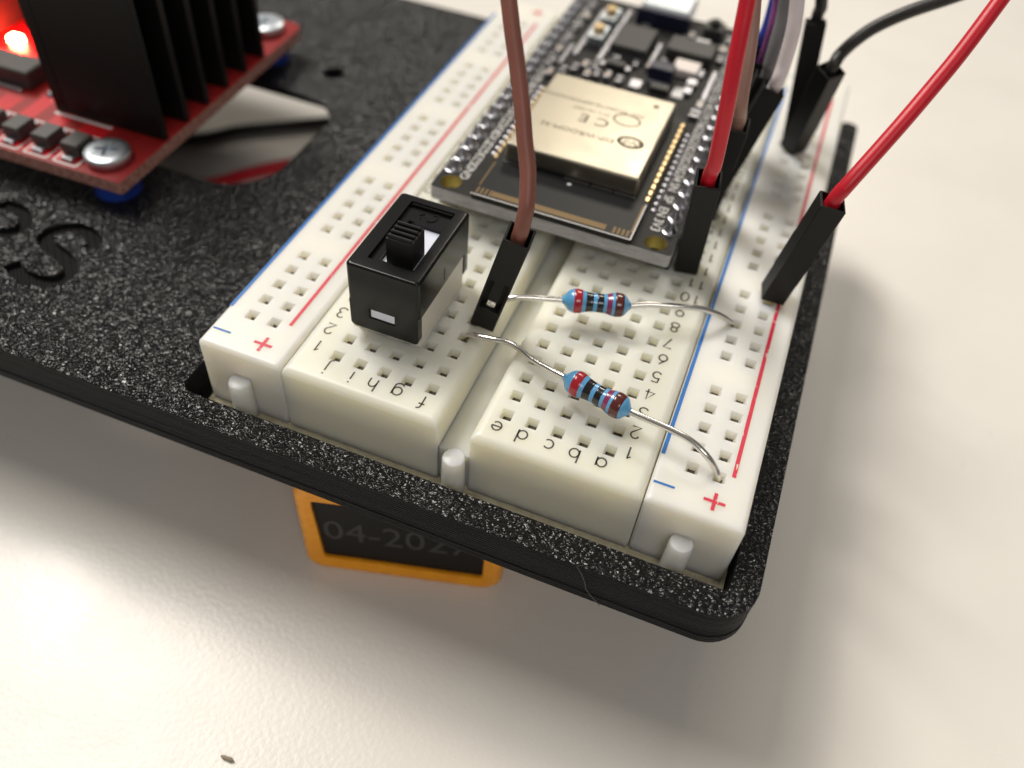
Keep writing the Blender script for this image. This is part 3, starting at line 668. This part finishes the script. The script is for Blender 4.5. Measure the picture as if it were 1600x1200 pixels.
tb = comp('push_button', m_zinc, (-9.3, -7.0, 72.5, 76.5, ztp, 5.8)); bm = B(); lathe(bm, [(0, .8), (.7, .8), (.8, .7)], (-8.15, 74.5, 5.8), (0, 0, 1), 16); part('plunger', bm, m_gold, tb)
tb = comp('push_button', m_ic, (5.0, 7.7, 76.5, 79.4, ztp, 6.0)); bm = B(); lathe(bm, [(0, .8), (.6, .8), (.7, .7)], (6.35, 78, 6.0), (0, 0, 1), 16); part('plunger', bm, m_bmatte, tb)
for q in ((4.4, 6.6, 73.6, 75.2, 5.0), (6.0, 7.4, 62.0, 63.6, 5.0), (6.1, 7.2, 59.8, 61.4, 4.9), (2.3, 3.1, 73.6, 75.4, 4.9), (-.1, .5, 66.5, 72.0, 4.5), (-11.2, -10.6, 60, 66, 4.5), (8.6, 9.2, 60, 68, 4.5), (7.0, 7.6, 65, 67, 4.8)):
    comp('solder_pad', m_solder, (*q[:4], ztp, q[4]))

rnd = random.Random(3)
for k, (x, y) in enumerate(((-12.0, 63), (-12.0, 66), (-12, 70), (-11.6, 74), (-4.2, 63.9), (-1.4, 64.3), (.4, 64.6), (-3.0, 75.0), (1.9, 66.4), (8.9, 58), (8.8, 55.5), (8.9, 71), (8.7, 74), (-6.2, 61.0), (-12.0, 59), (3.6, 76), (-11.8, 77.5), (9.0, 77))):
    a = .35 + rnd.random() * .3; c = comp('chip_resistor' if k % 3 else 'chip_capacitor', m_ic if k % 3 else m_chipcap, (x - a, x + a, y - .45, y + .45, ztp, 4.9), .05)
    for q in (-1, 1):
        bm = B(); box(bm, x - a - .03, x + a + .03, y + q * .6 - .2, y + q * .6 + .2, ztp + .01, 4.93, .05, 1); part('terminal', bm, m_solder, c)

# ------------------------------------------------------------------ motor driver board
dv = thing('motor_driver_board', 'red motor driver board with black finned heat sink and lit red LED', 'circuit board', (-50.15, 17.85, -5.0), math.radians(1.3), local=True)
zt = 4.3; zb = 2.7
bm = B(); slab2d(bm, [fillet([(-43, 0), (0, 0), (0, 43.4), (-43, 43.4)], [.3, .35, 1.6, .3])], zb, zt); part('circuit_substrate', bm, [m_redpcb, m_rededge], dv)
bm = B()
poly(bm, [(-43, .9), (-7.6, .9), (-5.6, 3.2), (-7.2, 5.2), (-43, 5.2)], zt + .012)
for xa, xb, ya, yb in ((-19.6, -17.4, 5.2, 13.5), (-15.4, -13.1, 5.2, 12.8), (-11.0, -7.4, 5.8, 9.2), (-24, -21.3, 5.2, 10), (-42, -26, 6, 10.2), (-42, -27, 16, 30)): rect(bm, xa, xb, ya, yb, zt + .012)
part('copper_pour', bm, m_redpour, dv)
for x in (-4.0, -39.0):
    for y in (3.6, 39.6):
        bm = B(); lathe(bm, [(0, 2.75), (.2, 2.8), (2.4, 2.45), (2.68, 2.35)], (x, y, 0.02), (0, 0, 1), 32); part('post', bm, m_post, dv, smooth=40)
        bm = B(); z0_ = zt + .01
        n = 36; lp = [ring(bm, Vector((x, y, z0_ + t)), Vector((1, 0, 0)), Vector((0, 1, 0)), r, n) for t, r in ((0, 2.5), (.3, 2.68), (.95, 2.7), (1.2, 2.6), (1.33, 2.3), (1.38, 1.9))]
        loft(bm, lp, cap=False)
        cr = []
        for k in range(4):
            a = math.radians(20 + 90 * k); ca, sa = math.cos(a), math.sin(a)
            cr += [(x + ca * px - sa * py_, y + sa * px + ca * py_) for px, py_ in ((.28, -.28), (1.35, -.24), (1.35, .24))]
        c1_ = [bm.verts.new((p[0], p[1], z0_ + 1.38)) for p in cr]; c2_ = [bm.verts.new((x + (p[0] - x) * .7, y + (p[1] - y) * .7, z0_ + .6)) for p in cr]; m_ = len(cr)
        ed = [e for e in bm.edges if len(e.link_faces) == 1 and all(v in set(lp[-1]) for v in e.verts)] + [bm.edges.new((c1_[i], c1_[(i + 1) % m_])) for i in range(m_)]
        bmesh.ops.triangle_fill(bm, edges=ed, use_beauty=True, normal=(0, 0, 1)); loft(bm, [c1_, c2_], cap=False); bm.faces.new(c2_)
        scr = part('screw', bm, m_zinc, dv, smooth=35)
        bm = B()
        for k in range(4):
            tmp = Matrix.Translation((x, y, z0_ + 1.36)) @ Matrix.Rotation(math.radians(65 + 90 * k), 4, 'Z')
            v = box(bm, 0.75, 1.9, -.08, .08, 0, .09)
            bmesh.ops.transform(bm, matrix=tmp, verts=v)
        part('drive_marks', bm, m_zinc, scr)
# heat sink
hk = []
bm = B(); box(bm, -16.1, -14.4, 9.4, 33.4, zt + .02, zt + 24.5, .15, 1); hs = part('heat_sink', bm, m_sink, dv)
for k in range(6):
    bm = B(); y = 9.4 + 4.56 * k; box(bm, -14.45, -.35 - .0 * k, y, y + 1.0, zt + .02, zt + 24.5, .12, 1); part('fin', bm, m_sink, hs)
bm = B(); strokes(bm, [(-15.95, 9.0), (-7.6, 9.0)], .45, zt + .014, 0, 0); strokes(bm, [(-19.5, 11.8), (-18.6, 13.8)], .3, zt + .014, 0, 0)
part('silkscreen_outline', bm, m_silk, dv)
# diode row
for k in range(6):
    x = -8.0 - 4.15 * k
    bm = B(); box(bm, x - 1.25, x + 1.25, 1.9, 5.0, zt + .15, zt + 1.75, .18, 1); dd = part('diode', bm, m_diode, dv)
    for ya, yb in ((.95, 1.88), (5.02, 5.9)):
        bm = B(); box(bm, x - .75, x + .75, ya, yb, zt + .02, zt + .45, .12, 1); part('terminal', bm, m_solder, dd)
    bm = B(); c = fillet([(x - 1.6, .6), (x + 1.6, .6), (x + 1.6, 6.5), (x - 1.6, 6.5)], [.2, .2, .7, .7]); strokes(bm, c + [c[0]], .22, zt + .022, 0, 0); part('diode_outline', bm, m_silk, dv)
bm = B(); lathe(bm, [(0, .6), (.3, .5), (.5, .2)], (-18.9, 11.9, zt), (0, 0, 1), 12); part('via', bm, m_solder, dv)
bm = B(); box(bm, -29, -21.6, 11.6, 15.6, zt + .1, zt + 2.5, .2, 1); vr = part('regulator', bm, m_ic, dv)
bm = B(); box(bm, -29.5, -22.6, 10.7, 11.4, zt + .02, zt + .4, .1, 1); part('terminal', bm, m_solder, vr)
bm = B(); box(bm, -28.9, -21.7, 15.7, 16.5, zt + .02, zt + .5, .1, 1); part('mounting_tab', bm, m_solder, vr)
bm = B(); box(bm, -32.5, -30.7, 20.1, 21.5, zt + .02, zt + 1.0, .15, 1); part('lit_led', bm, m_led, dv, label='glowing red LED')
bm = B(); box(bm, -43, -35, 18, 33, zt + .02, zt + 10, .3, 1); part('screw_terminal', bm, m_diode, dv)

# ------------------------------------------------------------------ battery under the plate
bt = thing('battery', 'orange rimmed black block battery lying under the chassis edge with date code facing out', 'battery', (-14.14, -4.55, TZ), math.radians(14.67), local=True)
H = 17.3
prof = fillet([(-1.75, .02), (21.0, .02), (21.1, H), (-1.9, H)], [1.9, 2.2, 3, 3])
inner = fillet([(.6, 2.5), (18.75, 2.35), (18.8, 13.9), (.05, 13.75)], [.5, .7, 1, .5])
bm = B()
def prl(lp, y): return [bm.verts.new((x, y, z)) for x, z in lp]
def shrink(lp, d): 
    cx, cz = 9.7, H / 2
    return [(cx + (x - cx) * (1 - d / 11.2), cz + (z - cz) * (1 - d / 8.3)) for x, z in lp]
L_ = [prl(prof, 48), prl(prof, 1.5), prl(shrink(prof, .1), .9), prl(shrink(prof, .32), .4), prl(shrink(prof, .65), .1), prl(shrink(prof, 1.0), .0), prl(shrink(prof, 1.35), .05)]
loft(bm, L_, cap=False); bm.faces.new(L_[0])
ei = prl(inner, .32)
n_ = len(ei)
ed = [e for e in bm.edges if len(e.link_faces) == 1 and all(v in set(L_[-1]) for v in e.verts)] + [bm.edges.new((ei[i], ei[(i + 1) % n_])) for i in range(n_)]
bmesh.ops.triangle_fill(bm, edges=ed, use_beauty=True, normal=(0, -1, 0))
e2 = prl(inner, .8); loft(bm, [ei, e2], cap=False)
part('shell', bm, m_orange, bt, smooth=50)
bm = B(); e3 = [bm.verts.new((x, .72, z)) for x, z in inner]; bm.faces.new(e3); r_ = bmesh.ops.extrude_face_region(bm, geom=bm.faces[:]); bmesh.ops.translate(bm, verts=[v for v in r_['geom'] if isinstance(v, bmesh.types.BMVert)], vec=(0, 1.5, 0))
ep = part('end_panel', bm, m_batt, bt)
bm = B(); text(bm, '04-2027', 5.3, Matrix.Translation((9.0, .70, 7.75)) @ Matrix.Rotation(PI / 2, 4, 'X') @ Matrix.Diagonal((.935, 1, 1, 1))); part('date_code', bm, m_date, ep)

# ------------------------------------------------------------------ loose leads on the table, specks
bm = B(); tube(bm, [(-110, 42, TZ + 1.0), (-92, 50, TZ + 1.0), (-76, 60.5, TZ + 1.0), (-70.8, 66.3, TZ + 1.0), (-64.5, 71.2, TZ + 1.0), (-57.3, 76.9, TZ + 1.0), (-40, 90, TZ + 1.0)], .95, 12, 6)
single('cable', bm, m_wblack, 'black cable on the table seen through the opening in the chassis', 'cable', (-70, 66, TZ), 60)
bm = B(); tube(bm, [(-90, 32, TZ + 1.1), (-76, 43, TZ + 1.1), (-66.3, 50.3, TZ + 1.1), (-62.3, 55.6, TZ + 1.1), (-57.2, 61.4, TZ + 1.1), (-44, 74, TZ + 1.1)], 1.05, 12, 6)
single('cable', bm, m_wred, 'red cable on the table seen through the near edge of the chassis opening', 'cable', (-66, 50, TZ), 60)
bm = B(); lathe(bm, [(0, .2), (.2, .5), (.7, .55), (1.0, .3)], (-19.9, -1.2, -8.5), (.4, -.1, .3), 8); single('crumb', bm, m_crumb, 'tiny yellow crumb stuck at the foot of the breadboard front', 'crumb', (-19.7, -1.2, -8.5), 60)
bm = B(); lathe(bm, [(0, .08), (.25, .18), (1.1, .22), (1.4, .06)], (-12.8, -26.6, TZ + .25), (1, .05, 0), 8); single('crumb', bm, m_crumb2, 'tiny brown splinter lying on the table in front', 'crumb', (-12, -26.6, TZ), 60)
bm = B(); tube(bm, [(14.2, -5.6, -4.93), (14.9, -5.85, -5.5), (15.6, -5.95, -6.9), (15.9, -5.85, -8.2), (16.7, -6.0, -9.0), (17.5, -6.3, -9.3)], .035, 6, 6); single('lint_fibre', bm, m_fibre, 'thin pale lint fibre hanging over the front edge of the chassis', 'lint', (15.6, -5.8, -7), 60)
